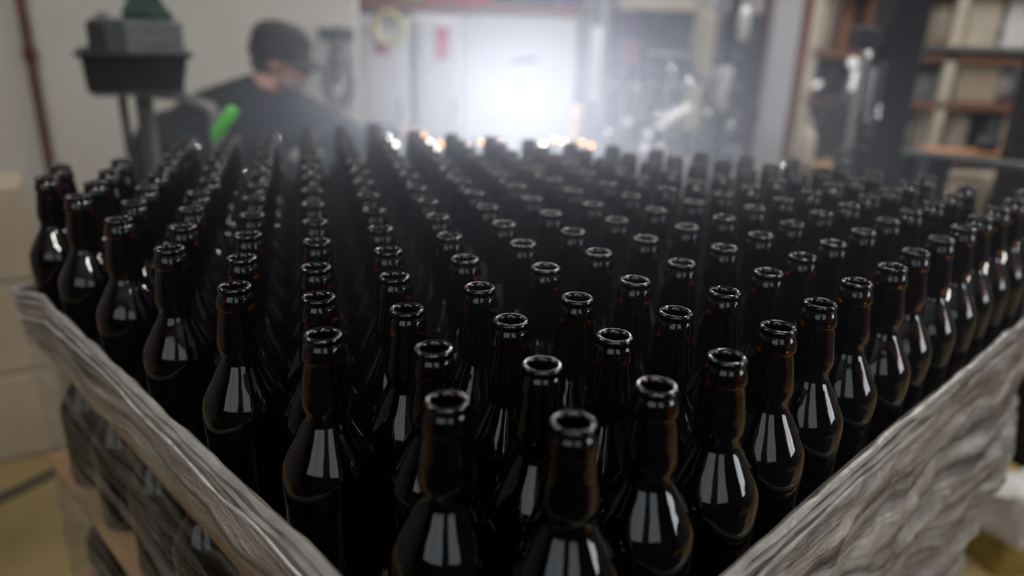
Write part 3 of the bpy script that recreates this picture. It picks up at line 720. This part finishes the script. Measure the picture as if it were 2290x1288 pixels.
# ------------------------------------------------------------------ conveyor behind the pallet with bottles
VY = 2.75
v0, v1 = at(835, 352, VY), at(1330, 352, VY)
cz = at(1080, 352, VY).z - .16
ve = empty('conveyor', ((v0.x + v1.x) / 2, VY, 0), 'stainless steel bottle conveyor running behind the pallet', 'conveyor')
MB().box(((v0.x + v1.x) / 2, VY, cz - .04), (v1.x - v0.x, .22, .07), None, .005).build('bed', M_steel, ve, False)
for s_ in (-1, 1):
    MB().tube([(v0.x, VY + .12 * s_, cz + .06), (v1.x, VY + .12 * s_, cz + .06)], .007, 10).build('guide_rail', M_chrome, ve)
    for X_ in (v0.x + .08, v1.x - .08):
        MB().tube([(X_, VY + .09 * s_, 0), (X_, VY + .09 * s_, cz - .06)], .02, 10).build('leg', M_steel, ve)
for k, px in enumerate((864, 913, 962, 1011, 1060, 1118, 1172, 1236, 1282)):
    o = proto.copy(); COL.objects.link(o); p = at(px, 340, VY); o.location = (p.x, VY + .008 * ((k * 7) % 3 - 1), cz + .2286 - .0); o.rotation_euler = (0, 0, k)
    tag(o, 'brown beer bottle standing on the conveyor, %s from the worker\'s hand' % ORD[k], 'bottle', 'bottles travelling on the conveyor')
# ------------------------------------------------------------------ bottling machine (stainless, crowded)
MY = 4.2
def Mp(px, py, dy=0): return at(px, py, MY + dy)
def mbox(b, x0, x1, y0, y1, Y, d, bev=.004):
    A, B = at(x0, y0, Y), at(x1, y1, Y); b.box(((A.x + B.x) / 2, Y + d / 2, (A.z + B.z) / 2), (B.x - A.x, d, A.z - B.z), None, bev); return b
ml, mr = Mp(1300, 200).x, Mp(1660, 200).x
me_ = empty('filling_machine', ((ml + mr) / 2, MY + .3, 0), 'stainless steel bottle filling machine crowded with tubes and valves', 'filling machine')
mzt = Mp(1480, -60).z
M_mach = mat('dark_machine_paint', (.065, .066, .075), .35, .2, noise_scale=4, noise_amt=.5)
M_dull = mat('dull_steel', (.30, .30, .32), .35, .6, noise_scale=5, noise_amt=.3)
mbox(MB(), 1380, 1662, 20, 420, MY + .62, .3).build('back_cabinet', M_mach, me_, False)
b = MB(); A = Mp(1480, 370); b.box(((ml + mr) / 2, MY + .25, A.z / 2), (mr - ml, .9, A.z), None, .01); b.build('base_cabinet', M_dull, me_, False)
for px, w_, mt_, y0_ in ((1312, .022, M_dull, -60), (1343, .026, M_steel, -60), (1378, .020, M_dull, -60), (1412, .026, M_steel, -20), (1452, .016, M_mach, 20), (1583, .030, M_cream, -60), (1625, .020, M_dull, -60), (1655, .03, M_mach, -60)):
    t_ = Mp(px, y0_); MB().tube([(t_.x, MY + .02 * (px % 5), A.z), (t_.x, MY + .02 * (px % 5), t_.z)], w_, 12).build('post', mt_, me_)
mbox(MB(), 1395, 1545, -6, 26, MY - .06, .08).build('header_box', M_cream, me_, False)
mbox(MB(), 1388, 1436, 30, 84, MY - .04, .06).build('control_box', mat('plum_panel', (.09, .06, .11), .4), me_, False)
mbox(MB(), 1392, 1428, 88, 150, MY - .03, .05).build('gauge_panel', mat('dusty_pink_panel', (.28, .15, .18), .5), me_, False)
for y_, r_, x0_, x1_ in ((190, .016, 1310, 1655), (250, .02, 1380, 1655), (120, .012, 1436, 1655), (332, .03, 1310, 1655)):
    MB().tube([Mp(x0_, y_, .05), Mp(x1_, y_ + 6, .05)], r_, 12).build('cross_pipe', M_dull, me_)
def valve(px, py, r_, Y):
    c = at(px, py, Y); e = MB()
    e.lathe([(0, -r_ * 1.9), (r_ * .5, -r_ * 1.9), (r_ * .55, -r_), (r_, -r_ * .7), (r_ * 1.05, 0), (r_ * .95, r_ * .5), (r_ * .6, r_ * .95), (0, r_ * 1.15)], c, 20)
    return e.build('valve_cap', M_chrome, me_)
for px, py, r_ in ((1403, 276, .030), (1448, 300, .036), (1442, 328, .034), (1478, 332, .034), (1494, 278, .040), (1512, 262, .036), (1530, 250, .040), (1470, 258, .032), (1490, 246, .030), (1578, 250, .034), (1632, 282, .030), (1600, 232, .026), (1560, 300, .03), (1358, 300, .03), (1540, 190, .035), (1500, 160, .03)):
    valve(px, py, r_, MY - .12 + (px % 7) * .02)
for q_ in range(8):      # curved hoses
    x_ = 1440 + q_ * 27; y_ = 120 + (q_ * 37) % 60
    MB().tube([Mp(x_, y_, -.05), Mp(x_ + 12, y_ + 40, -.12), Mp(x_ - 6, y_ + 85, -.14), Mp(x_ + 14, y_ + 130, -.06), Mp(x_ + 10, y_ + 170, .02)], .013 + .003 * (q_ % 3), 10).build('hose', (M_black, M_mach, M_dull)[q_ % 3], me_)
for q_, (px, py, w2, h2) in enumerate(((1335, 60, .035, .36), (1336, 222, .03, .2), (1585, 30, .045, .30), (1668, 25, .03, .12), (1430, 190, .05, .16), (1550, 190, .06, .22), (1620, 150, .05, .2))):
    c = Mp(px, py, -.1); MB().lathe([(0, 0), (w2 * .8, 0), (w2, -.01), (w2, -h2), (w2 * .7, -h2 - .02), (w2 * .3, -h2 - .03), (0, -h2 - .03)], c, 18).build('cylinder_tank', (M_white, M_dull, M_cream)[q_ % 3], me_)
# ------------------------------------------------------------------ pale steel column with a dark red edge
LY = 3.5
A, B = at(1712, 150, LY), at(1772, 150, LY)
tag(MB().box(((A.x + B.x) / 2 - .01, LY, 1.7), (B.x - A.x, .12, 3.4), None, .008).build('trim_2', mat('pale_column_paint', (.55, .55, .60), .35, noise_scale=3, noise_amt=.08), None, False), kind='structure')
A = at(1697, 150, LY - .05); 
rp_ = empty('riser_pipe', (A.x, LY - .06, 0), 'thin dark plum red pipe rising beside the pale column', 'pipe')
MB().tube([(A.x, LY - .06, 0), (A.x, LY - .06, 3.38)], .016, 12).build('pipe_run', mat('plum_red_paint', (.075, .018, .035), .4), rp_)
MB().tube([(A.x, LY - .06, 1.2), (A.x, LY - .06, 1.26)], .024, 12).build('pipe_coupling', M_redpipe, rp_)
B = at(1786, 150, LY + .05)
cp = empty('cable_duct', (B.x, LY + .05, 0), 'brown flat cable duct standing against the pale column', 'duct')
MB().box((B.x, LY + .05, 1.7), (.035, .05, 3.36)).build('duct_cover', M_brown, cp, False)
# ------------------------------------------------------------------ store bay on the right: racks, cartons, drums
RY = 4.9
def carton(x0, x1, y0, y1, Y, mt_, lb, nm='carton', d=.35, ground=False):
    A, B = at(x0, y0, Y), at(x1, y1, Y); z1 = 0.0 if ground else B.z
    return tag(MB().box(((A.x + B.x) / 2, Y + d / 2, (A.z + z1) / 2), (B.x - A.x, d, A.z - z1), None, .008).build(nm, mt_, None, False), lb, nm)
rk = empty('storage_rack', (at(2050, 200, RY).x, RY, 0), 'tan storage rack with shelves behind the forklift', 'rack')
x0_, x1_ = at(1800, 200, RY).x, at(2420, 200, RY).x
rz_ = [at(2000, y_, RY).z for y_ in (345, 225, 118, -30)]
for X_ in (x0_, (x0_ + x1_) / 2, x1_):
    MB().box((X_, RY, (rz_[-1] + .3) / 2), (.06, .06, rz_[-1] + .3)).build('upright', M_cream, rk, False)
    MB().box((X_, RY + .44, (rz_[-1] + .3) / 2), (.06, .06, rz_[-1] + .3)).build('upright', M_cream, rk, False)
for z_ in rz_:
    MB().box(((x0_ + x1_) / 2, RY + .22, z_ - .02), (x1_ - x0_, .5, .04)).build('shelf', M_brown, rk, False)
def onshelf(x0, x1, k, h, mt_, lb, nm='carton', shape='box', Y=RY + .02):
    A, B = at(x0, 200, Y), at(x1, 200, Y); z0 = rz_[k] + .001; h = min(h, (.28, .27, .36, .3)[k])
    b = MB()
    if shape == 'box': b.box(((A.x + B.x) / 2, Y + .2, z0 + h / 2), (B.x - A.x, .36, h), None, .01)
    elif shape == 'drum':
        r = (B.x - A.x) / 2; b.lathe([(0, 0), (r * .94, 0), (r, .02), (r, h * .3), (r * 1.03, h * .33), (r, h * .36), (r, h * .9), (r * .92, h), (0, h)], ((A.x + B.x) / 2, Y + .2, z0), 24)
    else:
        b.ball(((A.x + B.x) / 2, Y + .2, z0 + h / 2), h / 2, (B.x - A.x) / h, .9, 1)
    tag(b.build(nm, mt_, None, shape != 'box'), lb, nm)
onshelf(1822, 1868, 0, .34, M_kraft2, 'pale cardboard carton on the lowest rack shelf beside the column'); onshelf(1875, 1925, 0, .22, M_tan, 'tan carton on the lowest rack shelf next to the pale carton')
onshelf(1940, 1990, 0, .2, M_tan, 'squat tan carton hidden partly by the forklift mast')
onshelf(2020, 2085, 0, .26, M_bag, 'grey white sack on the lowest rack shelf behind the forklift', 'sack', 'bag'); onshelf(2090, 2160, 0, .30, M_cream, 'cream drum on the lowest rack shelf behind the forklift', 'drum', 'drum')
onshelf(2170, 2225, 0, .24, M_cream, 'second cream drum on the lowest shelf beside the dark jerrycan', 'drum', 'drum'); onshelf(2232, 2262, 0, .27, M_black, 'dark jerrycan on the lowest rack shelf', 'jerrycan'); onshelf(2270, 2400, 0, .3, M_kraft2, 'wide pale carton at the end of the lowest rack shelf')
onshelf(1810, 1850, 1, .25, M_black, 'black tool case on the second rack shelf', 'case'); onshelf(1860, 1905, 1, .30, M_darkgrey, 'dark grey drum on the second rack shelf', 'drum', 'drum'); onshelf(1915, 1960, 1, .2, M_brown, 'brown carton on the second rack shelf')
onshelf(2030, 2130, 1, .16, M_midgrey, 'flat grey case on the second rack shelf', 'case'); onshelf(2140, 2235, 1, .25, M_kraft2, 'pale cardboard carton on the second shelf above the drums'); onshelf(2245, 2300, 1, .22, M_bag, 'white bundled sack on the second shelf', 'sack', 'bag')
onshelf(1805, 1840, 2, .4, M_kraft2, 'tall pale carton on the third rack shelf'); onshelf(1846, 1870, 2, .42, M_midgrey, 'narrow grey roll on the third rack shelf', 'roll', 'drum'); onshelf(1876, 1908, 2, .42, M_orange, 'narrow orange tan roll on the third rack shelf', 'roll', 'drum'); onshelf(1915, 1965, 2, .4, M_brown, 'brown carton on the third rack shelf beside the roll')
onshelf(2065, 2130, 2, .35, M_cream, 'cream sack on the third rack shelf', 'sack', 'bag'); onshelf(2135, 2205, 2, .38, M_cream, 'cream carton on the third rack shelf')
for k in range(7):
    A, B = at(2214 + (k % 3) * 3, 200, RY + .02), at(2330, 200, RY + .02)
    tag(MB().box(((A.x + B.x) / 2, RY + .2, rz_[2] + .028 + k * .051), (B.x - A.x, .34, .049), None, .006).build('paper_ream', M_white, None, False), 'white paper ream, %s from the bottom of the stack on the third shelf' % ORD[k], 'paper', 'stacked white paper reams')
# small amber bottles and caps that glitter on the sill of a work table by the column
ty = 3.38; A, B = at(1800, 360, ty), at(1925, 360, ty)
wt = empty('work_table', ((A.x + B.x) / 2, ty, 0), 'tan topped work table between the pale column and the forklift mast', 'table')
MB().box(((A.x + B.x) / 2, ty, A.z - .02), (B.x - A.x, .42, .04), None, .005).build('table_top', M_wood, wt, False)
for X_ in (A.x + .03, B.x - .03):
    for Y_ in (-.18, .18): MB().box((X_, ty + Y_, (A.z - .04) / 2), (.04, .04, A.z - .04)).build('leg', M_steel, wt, False)
tbz = A.z
def ontable(px, r, h, mt_, lb, nm, dy=0):
    c = at(px, 300, ty + dy); b = MB(); b.lathe([(0, 0), (r * .95, 0), (r, .01), (r, h * .62), (r * .75, h * .74), (r * .42, h * .8), (r * .42, h * .95), (r * .5, h), (0, h)], (c.x, ty + dy, tbz + .001), 22)
    tag(b.build(nm, mt_, None), lb, nm)
ontable(1806, .038, .20, M_cream, 'cream plastic jug on the work table next to the column', 'jug', -.1)
ontable(1829, .042, .34, M_black, 'black canister on the work table', 'canister', .08)
ontable(1872, .040, .38, M_darkgrey, 'tall dark grey canister on the work table', 'canister', .12)
ontable(1908, .042, .44, M_chrome, 'polished steel flask on the work table by the mast', 'flask', .0)
# ------------------------------------------------------------------ forklift: mast, guard and dash
GY = 2.35
def G(px, py, dy=0): return at(px, py, GY + dy)
fe = empty('forklift', (G(2100, 300).x, GY + .4, 0), 'black forklift with upright mast, guard frame and grey rail standing beyond the pallet', 'forklift')
def upright(name, px, w_, d_, mt_, Y, z0=0.0, z1=3.0, py=200):
    c = at(px, py, Y); return MB().box((c.x, Y, (z0 + z1) / 2), (w_, d_, z1 - z0), None, .006).build(name, mt_, fe, False)
upright('mast_channel', 1990, .105, .10, M_blackpaint, GY); upright('mast_channel', 1950, .045, .08, M_blackpaint, GY + .06)
upright('mast_rail', 1927, .022, .05, M_steel, GY + .02, .3, G(1944, 95).z)
c = G(1938, 200, -.06)
MB().tube([(c.x, GY - .06, 1.38), (c.x, GY - .06, 1.50)], .020, 14).build('hydraulic_cylinder', M_steel, fe)
c = G(1960, 200, -.06)
MB().tube([(c.x, GY - .06, 1.3), (c.x, GY - .06, 1.52)], .014, 14).build('hydraulic_cylinder', M_darkgrey, fe)
for y_, px in ((232, 1957), (248, 1960), (264, 1956), (240, 1978), (258, 1976), (180, 1960), (120, 1957)):
    c = G(px - 16, y_, -.058); MB().lathe([(0, .012), (.007, .012), (.010, .004), (.010, -.012), (0, -.012)], c, 12).build('mast_bolt', M_chrome, fe)
q = G(1930, 85); MB().box(q, (.06, .09, .07), None, .01).build('mast_stop', M_black, fe, False)
upright('guard_post', 2268, .075, .08, M_blackpaint, GY + .1, 0, 3.0, 380)
A, B = G(2040, 112), G(2330, 122)
MB().tube([A, (A + B) / 2, B], .016, 12).build('guard_bar', M_blackpaint, fe)
MB().tube([G(1925, 333, -.03), G(2120, 350, -.03), G(2330, 378, -.03)], .0135, 12).build('grey_rail', M_darkgrey, fe)
A, B = G(2030, 352), G(2108, 470); MB().box(((A.x + B.x) / 2, GY + .15, A.z / 2), (B.x - A.x, .3, A.z), None, .01).build('counter_box', M_blackpaint, fe, False)
upright('brace', 2056, .03, .03, M_darkgrey, GY - .02, 0, G(2056, 345).z, 380)
xh0, xh1 = G(1925, 400).x, G(2330, 400).x
MB().box(((xh0 + xh1) / 2, GY + .35, .30), (xh1 - xh0, .7, .5), None, .03).build('chassis', M_blackpaint, fe, False)
for X_ in (xh0 + .12, xh1 - .12):
    MB().tube([(X_, GY - .06, .2), (X_, GY + .05, .2)], .2, 24).build('wheel', M_black, fe)
MB().box(G(2160, 345, .25), (.30, .12, .03), None, .006).build('dash_board', M_orange, fe, False)
MB().lathe([(0, 0), (.035, 0), (.04, .03), (.022, .05), (.018, .10), (0, .105)], G(2205, 335, .25), 16).build('lever_knob', M_black, fe)
MB().box(G(2150, 440, .3), (.45, .25, .16), None, .05).build('seat', M_kraft2, fe, False)
MB().tube([G(1880, 420, 0), G(1866, 380, 0), G(1880, 345, 0), G(1925, 335, 0)], .014, 12).build('hydraulic_hose', M_black, fe)
tag(MB().box((0, -1.1, .007), (6.5, 2.5, .012), None, .003).build('floor_mat', mat('reflection_darkener', (.018, .018, .02), .8, noise_scale=20), None, False), 'added black floor sheet out of view, there to darken the bottle reflections', 'mat')  # unseen sheet added behind the camera so the bottle glass mirrors something dark
# ------------------------------------------------------------------ lower left and lower right floor things
def floor_px(px, py): return atz(px, py, 0)
A = atz(-60, 1150, 0); B = atz(118, 1062, 0); C_ = atz(190, 1025, 0)
b = MB(); b.tube([A + Vector((0, 0, .008)), B + Vector((0, 0, .008)), C_ + Vector((0, 0, .008))], .018, 8)
tag(b.build('trim_3', mat('floor_joint_rubber', (.05, .042, .03), .7), None), kind='structure')
def fl_box(x0, x1, y0, h, d, mt_, lb, nm, rot=0.0):
    A, B = atz(x0, y0, 0), atz(x1, y0, 0); c = (A + B) / 2; L = (B - A).length
    return tag(MB().box((c.x, c.y + d / 2, h / 2 + .001), (L, d, h), Matrix.Rotation(rot, 3, 'Z'), .012).build(nm, mt_, None, False), lb, nm)

M_dot = emis_mat('added_glow_white', (1, .98, .95), 1.0); M_doty = emis_mat('added_glow_amber', (1, .62, .18), .9)  # glow colours for balls added to make blurred bright dots
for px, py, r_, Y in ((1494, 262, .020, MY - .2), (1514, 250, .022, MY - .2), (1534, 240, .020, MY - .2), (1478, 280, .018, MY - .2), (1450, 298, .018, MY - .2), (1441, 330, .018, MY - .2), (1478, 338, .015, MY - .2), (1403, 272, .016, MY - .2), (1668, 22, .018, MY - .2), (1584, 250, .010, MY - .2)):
    MB().ball(at(px, py, Y), r_, seg=16).build('added_glow_dot', M_dot, me_)  # glowing ball added in place of a glint on polished metal
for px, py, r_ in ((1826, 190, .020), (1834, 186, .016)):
    b = MB(); b.ball((lambda q: Vector((q.x, q.y, q.z)))(at(px, py, RY - .06)), r_, seg=16); b.build('added_glow_dot', M_dot, rk)  # added glowing balls on the rack, again only for bright dots
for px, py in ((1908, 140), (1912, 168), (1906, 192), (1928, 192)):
    MB().ball(at(px, py, RY - .06), .030, seg=16).build('added_glow_dot', M_dot, rk)
sx = at(1292, 300, 3.5); st = empty('glow_dot_pole', (sx.x, 3.5, 0), 'added thin pole with glowing amber balls making bright dots beside the opening', 'added light')  # pole and amber balls added to produce blurred yellow dots
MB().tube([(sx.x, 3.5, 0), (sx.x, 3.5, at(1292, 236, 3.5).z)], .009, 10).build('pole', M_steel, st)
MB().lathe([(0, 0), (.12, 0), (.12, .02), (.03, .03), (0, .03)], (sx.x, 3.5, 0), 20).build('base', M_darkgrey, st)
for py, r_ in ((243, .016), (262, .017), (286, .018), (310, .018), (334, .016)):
    MB().ball(at(1290 - (py - 243) * .12, py, 3.47), r_, seg=16).build('added_amber_dot', M_doty, st)
fl_box(2205, 2300, 1290, .30, .24, mat('mustard_plastic', (.24, .17, .035), .5, noise_scale=6, noise_amt=.4), 'mustard yellow crate on the floor at the right of the pallet', 'crate', .2)
fl_box(2262, 2420, 1120, .48, .18, M_black, 'black crate standing behind the mustard yellow crate', 'crate', .2)
q = atz(2275, 1180, .302)
b = MB(); b.box((q.x, q.y, .375), (.22, .14, .14), Matrix.Rotation(.5, 3, 'Z'), .01); bmesh.ops.subdivide_edges(b.bm, edges=b.bm.edges[:], cuts=4, use_grid_fill=True)
for v_ in b.bm.verts:
    if v_.co.z > .32: v_.co += noise.noise_vector(v_.co * 16) * .035
tag(b.build('plastic_bag', M_bag, None, auto=False), 'crumpled white plastic bag lying on the mustard yellow crate', 'bag')

M_glint = emis_mat('bottle_glint_white', (1, .97, .93), 9); M_glinta = emis_mat('bottle_glint_amber', (1, .42, .08), 7)  # tiny glowing balls on stems, added to imitate glints on the far bottles
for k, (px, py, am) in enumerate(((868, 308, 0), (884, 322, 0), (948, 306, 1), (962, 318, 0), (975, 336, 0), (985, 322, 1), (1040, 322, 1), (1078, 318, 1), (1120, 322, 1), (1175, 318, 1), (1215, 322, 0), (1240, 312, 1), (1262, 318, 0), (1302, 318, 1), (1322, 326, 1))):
    q = at(px, py, VY - .125); MB().ball(q, .0065, seg=12).build('glint_ball', M_glinta if am else M_glint, ve)
    MB().tube([q, (q.x, VY - .12, cz + .06)], .0022, 6).build('glint_stem', M_black, ve)
# ------------------------------------------------------------------ added haze volume imitating lens glare, lit by an added bodiless spot
hz = bpy.data.materials.new('lens_glare_haze'); hz.use_nodes = True; nt = hz.node_tree; nt.nodes.clear()
o_ = nt.nodes.new('ShaderNodeOutputMaterial'); vsn = nt.nodes.new('ShaderNodeVolumeScatter'); vsn.inputs['Color'].default_value = (.80, .84, 1, 1); vsn.inputs['Density'].default_value = .15; vsn.inputs['Anisotropy'].default_value = .68
tcz = nt.nodes.new('ShaderNodeTexCoord'); vm = nt.nodes.new('ShaderNodeVectorMath'); vm.operation = 'DISTANCE'; vm.inputs[1].default_value = (.5, .5, .5); nt.links.new(tcz.outputs['Generated'], vm.inputs[0])
mrz = nt.nodes.new('ShaderNodeMapRange'); mrz.interpolation_type = 'SMOOTHSTEP'; mrz.inputs[1].default_value = .5; mrz.inputs[2].default_value = .0; mrz.inputs[3].default_value = 0; mrz.inputs[4].default_value = .38
nt.links.new(vm.outputs['Value'], mrz.inputs[0]); nt.links.new(mrz.outputs[0], vsn.inputs['Density'])
nt.links.new(vsn.outputs[0], o_.inputs['Volume'])
cy.volume_step_rate = 3; cy.volume_max_steps = 24
hzo = MB().ball((.08, 1.62, 1.34), 1.0, .95, 1.45, .48, seg=40).build('haze', hz, None)
tag(hzo, 'added pale haze imitating lens glare over the bottles', 'haze', kind='stuff')
sp = bpy.data.lights.new('added_glow_spot', 'SPOT'); sp.energy = 240; sp.color = (.9, .94, 1); sp.spot_size = math.radians(38); sp.spot_blend = .9; sp.shadow_soft_size = .04  # added spot without a lamp body, brightens the haze and rear bottles
so = bpy.data.objects.new('added_glow_spot', sp); COL.objects.link(so); so.location = at(1150, 180, 4.7)
so.rotation_euler = (Vector((.02, .8, 1.36)) - so.location).to_track_quat('-Z', 'Y').to_euler()
